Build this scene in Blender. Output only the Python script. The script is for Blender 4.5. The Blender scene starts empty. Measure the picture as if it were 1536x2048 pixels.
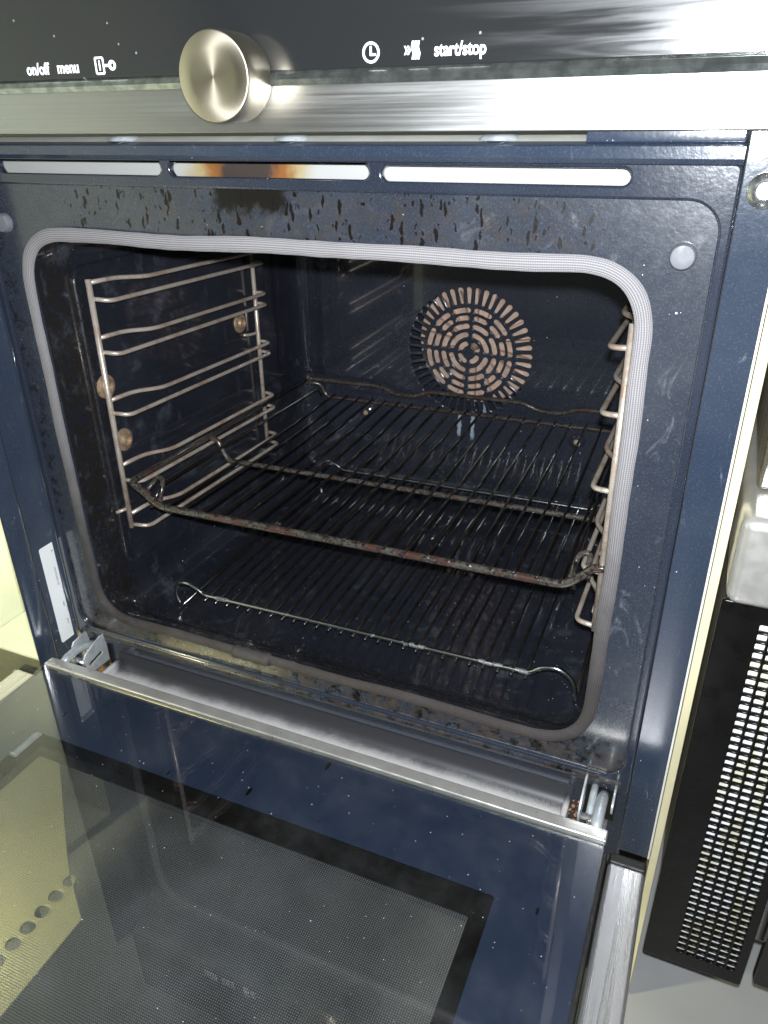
import bpy, bmesh, math, random
from mathutils import Vector, Matrix
random.seed(7)
R = math.radians
S = bpy.context.scene

# ---------------------------------------------------------------- camera, world, lamps, exposure
CAM = Vector((0.2848, -0.4872, 0.4431))
RIGHT = Vector((0.9183, 0.3957, -0.0132)).normalized()
FWD = Vector((-0.3570, 0.8132, -0.4596)).normalized()
UP = RIGHT.cross(FWD).normalized()
RIGHT = FWD.cross(UP).normalized()
cd = bpy.data.cameras.new('camera'); cam = bpy.data.objects.new('camera', cd)
S.collection.objects.link(cam)
cam.matrix_world = Matrix(((RIGHT.x, UP.x, -FWD.x, CAM.x), (RIGHT.y, UP.y, -FWD.y, CAM.y), (RIGHT.z, UP.z, -FWD.z, CAM.z), (0, 0, 0, 1)))
cd.sensor_fit = 'VERTICAL'; cd.sensor_height = 36; cd.lens = 36 * 1537.35 / 2048
cd.clip_start = 0.01; cd.clip_end = 60
S.camera = cam

w = bpy.data.worlds.new('World'); S.world = w; w.use_nodes = True
bg = w.node_tree.nodes['Background']
bg.inputs[0].default_value = (0.50, 0.52, 0.50, 1); bg.inputs[1].default_value = 0.16

def lamp(name, loc, target, energy, size, col, shape='DISK', size_y=None):
    l = bpy.data.lights.new(name, 'AREA'); l.energy = energy; l.shape = shape; l.size = size; l.color = col
    if size_y: l.size_y = size_y
    o = bpy.data.objects.new(name, l); S.collection.objects.link(o)
    o.location = loc; o.rotation_euler = (Vector(target) - Vector(loc)).to_track_quat('-Z', 'Y').to_euler()
    return o
fl = CAM + UP * 0.021 + RIGHT * 0.004 - FWD * 0.004
lamp('phone_flash', fl, fl + FWD, 7.6, 0.012, (0.90, 0.95, 1.0))
lamp('wall_fill', (-.325, .12, .16), (-.447, .03, .03), .42, .12, (1.0, .97, .74))  # unseen fill added beside the oven to brighten the left wall
lamp('plate_fill', (-.425, -.46, -.06), (-.24, -.27, -.2), 2.0, .05, (1.0, .95, .62)).data.spread = R(75)  # unseen warm fill added to light the plate under the door

S.view_settings.view_transform = 'Standard'; S.view_settings.look = 'None'
S.view_settings.exposure = 0.32; S.view_settings.gamma = 1
S.view_settings.use_curve_mapping = False
S.cycles.max_bounces = 10; S.cycles.glossy_bounces = 6; S.cycles.transparent_max_bounces = 16
S.cycles.caustics_reflective = True; S.cycles.sample_clamp_indirect = 30
S.cycles.blur_glossy = 0.3
S.cycles.use_denoising = True

# ---------------------------------------------------------------- material helpers
class NT:
    def __init__(self, name):
        self.m = bpy.data.materials.new(name); self.m.use_nodes = True
        self.t = self.m.node_tree; self.b = self.t.nodes['Principled BSDF']; self.out = self.t.nodes['Material Output']
        self._o = None
    def n(self, typ, **kw):
        nd = self.t.nodes.new(typ)
        for k, v in kw.items(): setattr(nd, k, v)
        return nd
    def l(self, a, b): self.t.links.new(a, b)
    def put(self, sock, v):
        if hasattr(v, 'is_output') or hasattr(v, 'links'): self.l(v, sock)
        else: sock.default_value = v
    def obj(self):
        if not self._o: self._o = self.n('ShaderNodeTexCoord').outputs['Object']
        return self._o
    def mapped(self, sc, vec=None, loc=(0, 0, 0)):
        m = self.n('ShaderNodeMapping'); self.l(vec or self.obj(), m.inputs[0]); m.inputs['Scale'].default_value = sc; m.inputs['Location'].default_value = loc
        return m.outputs[0]
    def noise(self, scale, detail=3, rough=.5, vec=None, dist=0):
        t = self.n('ShaderNodeTexNoise'); self.l(vec or self.obj(), t.inputs['Vector'])
        t.inputs['Scale'].default_value = scale; t.inputs['Detail'].default_value = detail; t.inputs['Roughness'].default_value = rough; t.inputs['Distortion'].default_value = dist
        return t.outputs[0]
    def voro(self, scale, vec=None, feat='F1', out='Distance', rnd=1):
        t = self.n('ShaderNodeTexVoronoi', feature=feat); self.l(vec or self.obj(), t.inputs['Vector']); t.inputs['Scale'].default_value = scale
        t.inputs['Randomness'].default_value = rnd
        return t.outputs[out], t
    def math(self, op, a, b=0, c=None, clamp=False):
        m = self.n('ShaderNodeMath', operation=op); m.use_clamp = clamp
        self.put(m.inputs[0], a); self.put(m.inputs[1], b)
        if c is not None: self.put(m.inputs[2], c)
        return m.outputs[0]
    def ramp(self, v, a, b, lo=0., hi=1., smooth=True):
        m = self.n('ShaderNodeMapRange'); m.interpolation_type = 'SMOOTHSTEP' if smooth else 'LINEAR'
        self.put(m.inputs[0], v); m.inputs[1].default_value = a; m.inputs[2].default_value = b; m.inputs[3].default_value = lo; m.inputs[4].default_value = hi
        return m.outputs[0]
    def sep(self):
        s = self.n('ShaderNodeSeparateXYZ'); self.l(self.obj(), s.inputs[0]); return s.outputs
    def mix(self, f, a, b):
        m = self.n('ShaderNodeMix', data_type='RGBA'); self.put(m.inputs[0], f)
        for s, v in ((m.inputs[6], a), (m.inputs[7], b)):
            if isinstance(v, tuple): s.default_value = (*v[:3], 1)
            else: self.l(v, s)
        return m.outputs[2]
    def set(self, **kw):
        names = dict(color='Base Color', rough='Roughness', metal='Metallic', spec='Specular IOR Level', coat='Coat Weight', coatr='Coat Roughness', aniso='Anisotropic', alpha='Alpha')
        for k, v in kw.items():
            s = self.b.inputs[names[k]]
            if isinstance(v, tuple): s.default_value = (*v[:3], 1)
            else: self.put(s, v)
        return self
    def bump(self, h, strength=.3, dist=.001):
        b = self.n('ShaderNodeBump'); b.inputs['Strength'].default_value = strength; b.inputs['Distance'].default_value = dist
        self.l(h, b.inputs['Height']); self.l(b.outputs[0], self.b.inputs['Normal']); return self

def flecks(M, scale, thr, keep):
    d, t = M.voro(scale)
    c = M.n('ShaderNodeSeparateColor'); M.l(t.outputs['Color'], c.inputs[0])
    k = M.math('GREATER_THAN', c.outputs[0], 1 - keep)
    sz = M.math('MULTIPLY', c.outputs[1], thr)
    return M.math('MULTIPLY', M.math('LESS_THAN', d, sz), k)

def enamel(name, base, rough, haze=(.06, .065, .075), hz=.25, fl=.05, drips=False, grime=None, coat=.3, spec=.5, coatr=.16):
    M = NT(name)
    big = M.noise(9, 4, .6); fine = M.noise(160, 3, .7)
    col = M.mix(M.math('MULTIPLY', M.ramp(big, .42, .72), hz), base, haze)
    grain = M.math('MULTIPLY', M.ramp(M.noise(900, 2, .6), .5, .75), hz * .8)
    col = M.mix(grain, col, (haze[0] * 2.2, haze[1] * 2.2, haze[2] * 2.2))
    f1 = flecks(M, 330, .16, fl); f2 = flecks(M, 130, .10, fl * .8)
    f = M.math('MULTIPLY', M.math('MAXIMUM', f1, f2), M.math('GREATER_THAN', M.noise(17, 3, .6), .5))
    col = M.mix(f, col, (.55, .57, .6))
    r = M.math('ADD', M.ramp(fine, .3, .75, rough * .92, rough * 1.12), M.math('MULTIPLY', f, .3))
    ck = None
    hgt = M.math('ADD', M.noise(420, 2, .5), M.math('MULTIPLY', M.noise(40, 3), 1.5))
    if drips:
        x, y, z = M.sep()
        # thin runs of burnt grease under the vent slots
        wv_ = M.n('ShaderNodeTexNoise'); M.l(M.obj(), wv_.inputs[0]); wv_.inputs['Scale'].default_value = 150; wv_.inputs['Detail'].default_value = 3
        va = M.n('ShaderNodeVectorMath', operation='MULTIPLY_ADD'); M.l(wv_.outputs[1], va.inputs[0]); va.inputs[1].default_value = (.006, .0, .008); M.l(M.obj(), va.inputs[2])
        vec = M.mapped((300, 1, 85), va.outputs[0])
        d, t = M.voro(1, vec); c = M.n('ShaderNodeSeparateColor'); M.l(t.outputs['Color'], c.inputs[0])
        thr = M.math('MULTIPLY', M.ramp(c.outputs[0], .34, .95), .44)
        zone = M.math('MULTIPLY', M.ramp(z, .362, .372), M.ramp(z, .400, .392))
        zone = M.math('MULTIPLY', zone, M.math('MULTIPLY', M.ramp(x, -.21, -.14), M.ramp(x, .23, .17)))
        zone = M.math('MULTIPLY', zone, M.ramp(M.noise(26, 2), .30, .46))
        dr = M.math('MULTIPLY', M.math('LESS_THAN', d, thr), M.math('GREATER_THAN', zone, .25))
        vec2 = M.mapped((400, 1, 260), va.outputs[0]); d2, t2 = M.voro(1, vec2)
        c2 = M.n('ShaderNodeSeparateColor'); M.l(t2.outputs['Color'], c2.inputs[0])
        sp = M.math('MULTIPLY', M.math('LESS_THAN', d2, M.math('MULTIPLY', M.ramp(c2.outputs[0], .60, 1), .36)), M.math('GREATER_THAN', zone, .12))
        dr = M.math('MAXIMUM', dr, sp)
        # brown film
        film = M.math('MULTIPLY', M.ramp(M.noise(90, 5, .75), .45, .8, smooth=False), M.math('MULTIPLY', zone, .7))
        col = M.mix(film, col, (.05, .035, .015))
        # black burn below the middle slot
        wob = M.math('MULTIPLY', M.math('SUBTRACT', M.noise(120, 4, .7), .5), .022)
        bx = M.ramp(M.math('ABSOLUTE', M.math('ADD', M.math('ADD', x, .026), wob)), .034, .024)
        bz = M.ramp(M.math('ADD', z, wob), .379, .389)
        burn = M.math('MULTIPLY', bx, bz)
        pale_mottle = M.math('MULTIPLY', M.ramp(M.noise(1, 5, .7, M.mapped((46, 46, 30), loc=(2, 0, 1)), 1.0), .56, .72), M.ramp(x, .05, .24, .12, .5))  # pale mottling, stronger towards the right
        col = M.mix(pale_mottle, col, (.17, .18, .20))
        soot = M.math('MULTIPLY', M.ramp(M.noise(85, 6, .78), .50, .56), M.math('MAXIMUM', M.ramp(z, .03, -.012), M.math('MULTIPLY', M.ramp(x, -.255, -.272), .8)))
        col = M.mix(soot, col, (.006, .005, .004))
        rust = M.math('MULTIPLY', M.math('MULTIPLY', M.ramp(z, .0, -.02), M.ramp(z, -.05, -.042)), M.ramp(M.noise(55, 5, .75), .42, .62))
        col = M.mix(M.math('MULTIPLY', rust, .8), col, (.048, .034, .026))
        col = M.mix(burn, col, (.006, .005, .004))
        col = M.mix(dr, col, (.005, .003, .003))
        ck = M.math('MULTIPLY', M.math('SUBTRACT', 1, M.math('MAXIMUM', M.math('MULTIPLY', dr, .85), burn), clamp=True), coat)
        r = M.math('ADD', r, M.math('MULTIPLY', M.math('MAXIMUM', dr, burn), .04))
        r = M.math('ADD', r, M.math('MULTIPLY', rust, .35))
        hgt = M.math('ADD', hgt, M.math('MULTIPLY', dr, 2.0))
    if grime == 'front':
        x, y, z = M.sep()
        g = M.math('MULTIPLY', M.ramp(y, .060, .030), M.ramp(M.noise(120, 6, .75), .455, .49))
        left = M.ramp(x, -.19, -.235)
        bot = M.ramp(z, .04, .0)
        g = M.math('MULTIPLY', g, M.math('MAXIMUM', left, M.math('MULTIPLY', bot, .55)))
        col = M.mix(g, col, (.006, .004, .003))
        sm = M.math('MULTIPLY', M.ramp(M.noise(22, 5, .7), .55, .72), .35)
        vsm = M.math('MULTIPLY', M.ramp(M.noise(1, 4, .7, M.mapped((90, 90, 30))), .58, .70), .22)
        col = M.mix(M.math('MAXIMUM', sm, vsm), col, (.10, .11, .13))
        r = M.math('ADD', r, M.math('MULTIPLY', g, .5))
        hgt = M.math('ADD', hgt, M.math('MULTIPLY', g, 3.0))
    if grime == 'back':
        x, y, z = M.sep()
        for sx_, z0_, z1_ in ((-.0065, .062, .094), (.0115, .060, .096)):
            wb = M.math('MULTIPLY', M.math('SUBTRACT', M.noise(170, 3, .7), .5), .006)
            k = M.math('MULTIPLY', M.ramp(M.math('ABSOLUTE', M.math('ADD', M.math('SUBTRACT', x, sx_), wb)), .0030, .0014), M.math('MULTIPLY', M.ramp(z, z0_ - .004, z0_ + .004), M.ramp(z, z1_ + .003, z1_ - .003)))
            col = M.mix(M.math('MULTIPLY', k, .8), col, (.30, .36, .42))
    if grime == 'water':
        wm = M.math('MULTIPLY', M.ramp(M.noise(1, 5, .75, M.mapped((120, 120, 32)), .8), .60, .72), .35)
        col = M.mix(wm, col, (.22, .25, .29))
    M.set(color=col, rough=r, coat=(coat if ck is None else ck), coatr=coatr, spec=spec).bump(hgt, .12, .0006)
    return M.m

def plain(name, color, rough=.5, metal=0., var=.25, scale=60, bump=.05, spec=.5, coat=0.):
    M = NT(name)
    n = M.noise(scale, 4, .6)
    dark = tuple(c * (1 - var) for c in color); lite = tuple(min(1, c * (1 + var * .6)) for c in color)
    M.set(color=M.mix(M.ramp(n, .3, .7), dark, lite), rough=M.ramp(M.noise(scale * 2.3, 3), .3, .7, rough * .8, rough * 1.25), metal=metal, spec=spec, coat=coat)
    if bump: M.bump(M.noise(scale * 5, 2), bump, .0005)
    return M.m

def brushed(name, color, rough, axis=0, streak=.10, metal=1.0):
    M = NT(name)
    sc = [700, 700, 700]; sc[axis] = 6
    n = M.noise(1, 3, .6, M.mapped(tuple(sc)))
    sc2 = [60, 60, 60]; sc2[axis] = 5
    n2 = M.noise(1, 4, .6, M.mapped(tuple(sc2)), .6)
    M.set(color=M.mix(M.ramp(n, .3, .7), tuple(c * .9 for c in color), color), metal=metal,
          rough=M.math('ADD', M.ramp(n, .3, .7, rough * (1 - streak), rough * (1 + streak)), M.ramp(n2, .4, .7, 0, rough * .22)))
    M.bump(n, .03, .0002)
    return M.m

def rusty_wire(name, metal_col, rust_col, amount, rough=.32, black=None):
    M = NT(name)
    n = M.noise(55, 5, .75)
    f = M.ramp(n, .62 - amount * .35, .74 - amount * .3)
    col = M.mix(f, metal_col, rust_col)
    if black: col = M.mix(M.ramp(M.noise(140, 3, .7), .45, .6), col, black)
    M.set(color=col, metal=M.math('SUBTRACT', 1.0, M.math('MULTIPLY', f, .75)), rough=M.math('ADD', rough, M.math('MULTIPLY', f, .3)))
    M.bump(M.noise(500, 3, .6), .25, .0005)
    return M.m

def thin_glass(name, tint, rough=.012, refl=.0, smear=True, k=.85):
    M = NT(name)
    tr = M.n('ShaderNodeBsdfTransparent'); tr.inputs[0].default_value = (*tint, 1)
    gl = M.n('ShaderNodeBsdfGlossy'); gl.inputs[0].default_value = (1, 1, 1, 1)
    if smear:
        gl.inputs['Roughness'].default_value = rough
        M.l(M.ramp(M.noise(30, 4, .7), .45, .8, rough, rough + .03), gl.inputs['Roughness'])
    fr = M.n('ShaderNodeFresnel'); M.l(M.ramp(M.n('ShaderNodeNewGeometry').outputs['Backfacing'], 0, 1, 1.52, 1 / 1.52, False), fr.inputs[0])
    f = M.math('ADD', M.math('MULTIPLY', fr.outputs[0], k), refl, clamp=True)
    mx = M.n('ShaderNodeMixShader'); M.l(f, mx.inputs[0]); M.l(tr.outputs[0], mx.inputs[1]); M.l(gl.outputs[0], mx.inputs[2])
    # dust and dried drops lying on the pane
    d = M.n('ShaderNodeBsdfDiffuse'); d.inputs[0].default_value = (.6, .62, .65, 1)
    dust = M.math('MAXIMUM', flecks(M, 260, .12, .10), M.math('MULTIPLY', M.ramp(M.noise(14, 5, .7), .4, .8), .018))
    mx2 = M.n('ShaderNodeMixShader'); M.l(dust, mx2.inputs[0]); M.l(mx.outputs[0], mx2.inputs[1]); M.l(d.outputs[0], mx2.inputs[2])
    M.l(mx2.outputs[0], M.out.inputs[0])
    return M.m

MAT = {}
MAT['front'] = enamel('front_enamel', (.021, .026, .038), .26, haze=(.075, .08, .09), hz=.26, fl=.06, drips=True, coat=1.0, coatr=.13)
MAT['rim'] = enamel('rim_enamel', (.017, .022, .035), .18, haze=(.05, .055, .07), hz=.25, fl=.05, drips=False, coat=1.0, coatr=.12)
MAT['polish'] = enamel('polished_fold', (.02, .028, .045), .05, haze=(.03, .035, .045), hz=.1, fl=.02, coat=1.0, coatr=.03, spec=.8)
MAT['flange'] = enamel('flange_enamel', (.021, .031, .052), .17, haze=(.07, .08, .10), hz=.2, fl=.05, grime='water', coat=1.0, coatr=.12)
MAT['cavity'] = enamel('cavity_enamel', (.0115, .0130, .0185), .13, haze=(.03, .032, .04), hz=.35, fl=.20, grime='front', coat=1.0, coatr=.05)
MAT['back'] = enamel('back_enamel', (.017, .0195, .028), .13, haze=(.035, .037, .046), hz=.35, fl=.10, grime='back', coat=1.0, coatr=.05)
MAT['steel'] = brushed('brushed_steel', (.56, .56, .55), .36)
MAT['steel_y'] = brushed('satin_side_rail', (.56, .55, .55), .32, 1, .45, .85)
MAT['steel_z'] = brushed('brushed_steel_upright', (.62, .61, .58), .26, 2)
MAT['plainsteel'] = plain('plain_steel', (.62, .60, .56), .34, .7, .10, 40, .02)
MAT['screwsteel'] = plain('screw_steel', (.55, .56, .55), .25, .95, .2, 120)
MAT['glassedge'] = plain('polished_glass_edge', (.42, .45, .43), .13, .9, .35, 120, .03)
MAT['zinc'] = plain('zinc_plate', (.62, .66, .68), .38, .55, .18, 90)
def support_wire():
    M = NT('support_wire')
    f = M.ramp(M.noise(45, 4, .7), .42, .68); g = M.ramp(M.noise(500, 3, .7), .3, .7)
    c = M.mix(f, (.62, .54, .46), (.44, .31, .23)); c = M.mix(M.math('MULTIPLY', g, .35), c, (.16, .12, .10))
    M.set(color=c, metal=.45, rough=M.ramp(g, 0, 1, .25, .42)); M.bump(M.noise(600, 3, .6), .25, .0004)
    return M.m
MAT['chrome'] = support_wire()
def rack_rod():
    M = NT('rack_rod')
    soot = M.ramp(M.noise(38, 4, .7), .28, .50); fine = M.ramp(M.noise(420, 3, .7), .35, .65)
    c = M.mix(M.math('MULTIPLY', soot, M.ramp(fine, 0, 1, .55, 1)), (.17, .16, .135), (.016, .009, .007))
    c = M.mix(M.math('MULTIPLY', M.ramp(M.noise(60, 3, .6), .54, .64), .7), c, (.075, .030, .022))
    M.set(color=c, metal=M.ramp(soot, 0, 1, .85, .2), rough=M.ramp(fine, 0, 1, .10, .28), coat=.6, coatr=.06); M.bump(M.noise(500, 3, .6), .25, .0005)
    return M.m
MAT['rackfront'] = rack_rod()
MAT['rackwire'] = plain('black_rack_wire', (.010, .008, .007), .16, 0, .4, 120, .15, .7, .5)
MAT['lowrod'] = rusty_wire('low_rack_rod', (.62, .64, .63), (.10, .10, .095), .15, .2)
MAT['brass'] = plain('brass_bolt', (.50, .36, .24), .32, .6, .3, 200)
MAT['pale'] = plain('pale_galvanised', (.60, .59, .53), .45, .0, .08, 30)
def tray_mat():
    M = NT('sill_flash_fade'); x, y, z = M.sep()
    f = M.ramp(M.math('ADD', y, M.math('MULTIPLY', M.math('SUBTRACT', M.noise(30, 5, .75), .5), .010)), -.004, -.019)  # flash gradient painted in: dark at the back, pale towards the door
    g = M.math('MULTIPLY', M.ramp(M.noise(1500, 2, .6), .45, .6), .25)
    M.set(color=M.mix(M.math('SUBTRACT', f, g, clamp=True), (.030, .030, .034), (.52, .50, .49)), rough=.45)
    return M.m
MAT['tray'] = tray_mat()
MAT['black'] = plain('black_plastic', (.010, .009, .008), .22, 0, .3, 40, .04)
MAT['blackshine'] = plain('black_glossy_plastic', (.0035, .003, .0028), .30, 0, .3, 40, .02, .35)
MAT['rubber'] = plain('black_rubber', (.012, .011, .010), .55, 0, .3, 200)
MAT['white'] = plain('white_label', (.82, .83, .82), .45, 0, .03, 40, 0)
MAT['ink'] = plain('grey_ink', (.30, .30, .31), .6, 0, .2, 300, 0)
MAT['cream'] = plain('cream_board', (.66, .60, .38), .55, 0, .12, 7)
MAT['creamwall'] = plain('cream_wall', (.74, .76, .58), .6, 0, .10, 5)
MAT['yellow'] = plain('yellow_edge', (.62, .56, .12), .5, 0, .2, 20)
MAT['olive'] = plain('olive_steel', (.24, .235, .16), .35, .6, .2, 25)
MAT['bench'] = plain('grey_bench', (.36, .36, .36), .55, 0, .15, 3)
MAT['casing'] = plain('zinc_casing', (.45, .46, .46), .45, .8, .15, 15)
MAT['grey'] = plain('grey_button', (.13, .135, .15), .5, 0, .12, 80)
MAT['copper'] = plain('heat_tinted_fan', (.52, .37, .29), .5, .3, .25, 60)
MAT['crumb'] = plain('baked_crumb', (.30, .13, .04), .8, 0, .5, 300)
MAT['glass'] = thin_glass('door_glass', (.90, .91, .91))
MAT['outer'] = thin_glass('door_outer_glass', (.52, .54, .52), .03, k=.15)

def gasket_mat():
    M = NT('braided_seal')
    uv = M.n('ShaderNodeTexCoord').outputs['UV']
    w1 = M.n('ShaderNodeTexWave', wave_type='BANDS', bands_direction='X'); M.l(uv, w1.inputs[0]); w1.inputs['Scale'].default_value = 220
    chk = M.n('ShaderNodeTexWave', wave_type='BANDS', bands_direction='Y'); M.l(uv, chk.inputs[0]); chk.inputs['Scale'].default_value = 3.6
    x, y, z = M.sep()
    dirt = M.math('ADD', M.ramp(z, .30, .02, 0, 1.0), M.math('MULTIPLY', M.math('SUBTRACT', M.noise(34, 5, .7), .5), .5))
    col = M.mix(M.math('MULTIPLY', dirt, 1.0, clamp=True), (.35, .335, .345), (.042, .036, .033))
    burn = M.math('MULTIPLY', M.ramp(M.noise(22, 4, .7), .42, .56), M.ramp(z, .03, -.005))
    col = M.mix(burn, col, (.03, .022, .018))
    sv = M.n('ShaderNodeSeparateXYZ'); M.l(uv, sv.inputs[0])
    rib = M.math('ADD', M.math('MULTIPLY', M.math('COSINE', M.math('MULTIPLY', sv.outputs[1], 2 * math.pi * 20)), .5), .5)
    wv = M.math('MULTIPLY', M.math('ADD', M.math('MULTIPLY', w1.outputs[1], .5), .5), rib)
    col = M.mix(M.math('MULTIPLY', M.math('SUBTRACT', 1, wv), .7), col, (.06, .055, .055))
    M.set(color=col, rough=.75, spec=.25)
    M.bump(wv, .5, .0005)
    return M.m
MAT['seal'] = gasket_mat()

def glossy_black():
    M = NT('black_panel_glass')
    x, y, z = M.sep()
    sm = M.noise(1, 3, .5, M.mapped((5, 5, 110)), 1.2)
    smr = M.math('MULTIPLY', M.ramp(sm, .22, .74), M.ramp(x, .06, .2, .2, 1))
    drops = flecks(M, 150, .2, .12)
    M.set(color=M.mix(drops, (.020, .021, .022), (.28, .28, .27)), rough=M.ramp(smr, 0, 1, .12, .40), spec=.8)
    M.bump(M.noise(300, 3), .03, .0003)
    return M.m
MAT['panelglass'] = glossy_black()

def stained_white():
    M = NT('stained_pale_sheet')
    x, y, z = M.sep()
    d = M.math('ABSOLUTE', M.math('ADD', M.math('ADD', x, .036), M.math('MULTIPLY', M.math('SUBTRACT', M.noise(60, 3), .5), .03)))
    c = M.mix(M.ramp(d, .062, .034), (.38, .38, .365), (.34, .27, .13))
    c = M.mix(M.ramp(d, .040, .028), c, (.22, .085, .02))
    c = M.mix(M.ramp(d, .027, .017), c, (.04, .03, .026))
    M.set(color=c, rough=.5)
    return M.m
MAT['slotback'] = stained_white()

def print_mat(name, base, rough):
    M = NT(name)
    streak = M.math('MULTIPLY', M.ramp(M.noise(1, 5, .7, M.mapped((60, 9, 1))), .52, .7), .45)
    x, y, z = M.sep()
    st = M.math('MULTIPLY', streak, M.ramp(x, .19, .235))
    c = M.mix(st, base, (.045, .038, .032))
    drop, t = M.voro(1, M.mapped((150, 55, 1))); cc = M.n('ShaderNodeSeparateColor'); M.l(t.outputs['Color'], cc.inputs[0])
    dm = M.math('LESS_THAN', drop, M.math('MULTIPLY', M.ramp(cc.outputs[0], .93, 1.), .26))
    c = M.mix(dm, c, (.006, .005, .005))
    c = M.mix(flecks(M, 330, .14, .06), c, (.5, .52, .55))
    M.set(color=c, rough=rough, spec=.5)
    return M.m
MAT['print'] = print_mat('door_border_print', (.022, .031, .056), .22)

def dotted():
    M = NT('dotted_print')
    v = M.mapped((620, 620, 620)); d, t = M.voro(1, v, rnd=0.0)
    dot = M.math('LESS_THAN', d, .40)
    M.set(color=M.mix(M.ramp(M.noise(12, 4), .3, .7), (.085, .085, .085), (.125, .125, .13)), rough=.9, spec=.1, alpha=M.math('MAXIMUM', dot, .12))
    return M.m
MAT['dots'] = dotted()

def filter_mat():
    M = NT('grille_filter')
    n = M.noise(1, 3, .6, M.mapped((45, 1, 14)))
    c = M.mix(M.ramp(n, .46, .60), (.94, .95, .96), (.74, .71, .52))
    M.set(color=c, rough=.5)
    return M.m
MAT['filter'] = filter_mat()

def radial_steel():
    M = NT('turned_steel')
    tg = M.n('ShaderNodeTangent', direction_type='RADIAL', axis='Y')
    M.l(tg.outputs[0], M.b.inputs['Tangent'])
    M.set(color=(.78, .70, .55), metal=1.0, rough=.40, aniso=.70)
    return M.m
MAT['knob'] = radial_steel()
M = NT('lit_symbol'); M.set(color=(.9, .9, .92), rough=.4)
M.b.inputs['Emission Color'].default_value = (.95, .95, 1, 1); M.b.inputs['Emission Strength'].default_value = .9
MAT['lit'] = M.m

# ---------------------------------------------------------------- mesh helpers
COL = S.collection
def link(name, me, mat, parent=None, smooth=False):
    o = bpy.data.objects.new(name, me); COL.objects.link(o)
    if mat is not None and not me.materials: me.materials.append(MAT[mat])
    if smooth: me.polygons.foreach_set('use_smooth', [True] * len(me.polygons))
    if parent: o.parent = parent
    return o
def tag(o, label=None, cat=None, group=None, kind=None):
    if label: o['label'] = label
    if cat: o['category'] = cat
    if group: o['group'] = group
    if kind: o['kind'] = kind
    return o
def empty(name, loc=(0, 0, 0)):
    o = bpy.data.objects.new(name, None); COL.objects.link(o); o.location = loc; o.empty_display_size = .02
    return o
def mesh(name, v, f):
    me = bpy.data.meshes.new(name); me.from_pydata([tuple(p) for p in v], [], f); me.update(); return me
def boxmesh(name, lo, hi, bev=0.0, seg=2):
    bm = bmesh.new(); bmesh.ops.create_cube(bm, size=1)
    for v in bm.verts:
        v.co = Vector([lo[i] + (hi[i] - lo[i]) * (v.co[i] + .5) for i in range(3)])
    if bev: bmesh.ops.bevel(bm, geom=bm.edges[:], offset=bev, segments=seg, affect='EDGES', profile=.5)
    me = bpy.data.meshes.new(name); bm.to_mesh(me); bm.free(); return me
def bevel_normals(me):
    # flat faces keep their own normal, the small rounded edges blend between them
    big = max(p.area for p in me.polygons); ns = [Vector((0, 0, 0)) for _ in me.vertices]
    for p in me.polygons:
        for v in p.vertices: ns[v] += p.normal * (p.area ** 1.0)
    me.normals_split_custom_set_from_vertices([tuple(n.normalized()) for n in ns])
def box(name, lo, hi, mat, parent=None, bev=.0006, seg=2):
    o = link(name, boxmesh(name, lo, hi, bev, seg), mat, parent, smooth=False)
    if bev: o.data.polygons.foreach_set('use_smooth', [True] * len(o.data.polygons)); bevel_normals(o.data)
    return o
def fillet(pts, r, n=5, closed=False):
    out = []; P = [Vector(p) for p in pts]; N = len(P)
    for i, p in enumerate(P):
        if not closed and i in (0, N - 1): out.append(p); continue
        a, b = P[i - 1], P[(i + 1) % N]
        da, db = (a - p), (b - p); rr = min(r, da.length * .49, db.length * .49)
        A = p + da.normalized() * rr; B = p + db.normalized() * rr
        for k in range(n + 1):
            t = k / n; out.append(A * (1 - t) ** 2 + p * 2 * t * (1 - t) + B * t * t)
    return out
def tubemesh(name, pts, rad, seg=10, closed=False, section=None):
    P = [Vector(p) for p in pts]; N = len(P); V = []; F = []
    def tan(i):
        if closed: return (P[(i + 1) % N] - P[i - 1]).normalized()
        return (P[min(i + 1, N - 1)] - P[max(i - 1, 0)]).normalized()
    t0 = tan(0); ref = Vector((0, 1, 0)) if abs(t0.y) < .8 else Vector((0, 0, 1))
    nrm = (ref - t0 * ref.dot(t0)).normalized(); pt = t0
    for i in range(N):
        t = tan(i); ax = pt.cross(t)
        if ax.length > 1e-7: nrm = Matrix.Rotation(pt.angle(t), 3, ax.normalized()) @ nrm
        nrm = (nrm - t * nrm.dot(t)).normalized(); b = t.cross(nrm); pt = t
        r = rad[i] if isinstance(rad, (list, tuple)) else rad
        for k in range(seg):
            a = 2 * math.pi * k / seg
            c, s = (math.cos(a), math.sin(a)) if not section else section(a)
            V.append(P[i] + nrm * c * r + b * s * r)
    M_ = N if closed else N - 1
    for i in range(M_):
        for k in range(seg):
            j = (i + 1) % N
            F.append((i * seg + k, i * seg + (k + 1) % seg, j * seg + (k + 1) % seg, j * seg + k))
    if not closed:
        F.append(tuple(range(seg - 1, -1, -1))); F.append(tuple((N - 1) * seg + k for k in range(seg)))
    return mesh(name, V, F)
def tube(name, pts, r, mat, parent=None, fr=0, seg=10, closed=False):
    p = fillet(pts, fr, 5, closed) if fr else pts
    return link(name, tubemesh(name, p, r, seg, closed), mat, parent, True)
def rrect(x0, x1, z0, z1, r, n=8):
    pts = []
    for cx, cz, a0 in ((x1 - r, z1 - r, 0), (x0 + r, z1 - r, 90), (x0 + r, z0 + r, 180), (x1 - r, z0 + r, 270)):
        for k in range(n + 1):
            a = R(a0 + 90 * k / n); pts.append((cx + r * math.cos(a), cz + r * math.sin(a)))
    return pts
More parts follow.
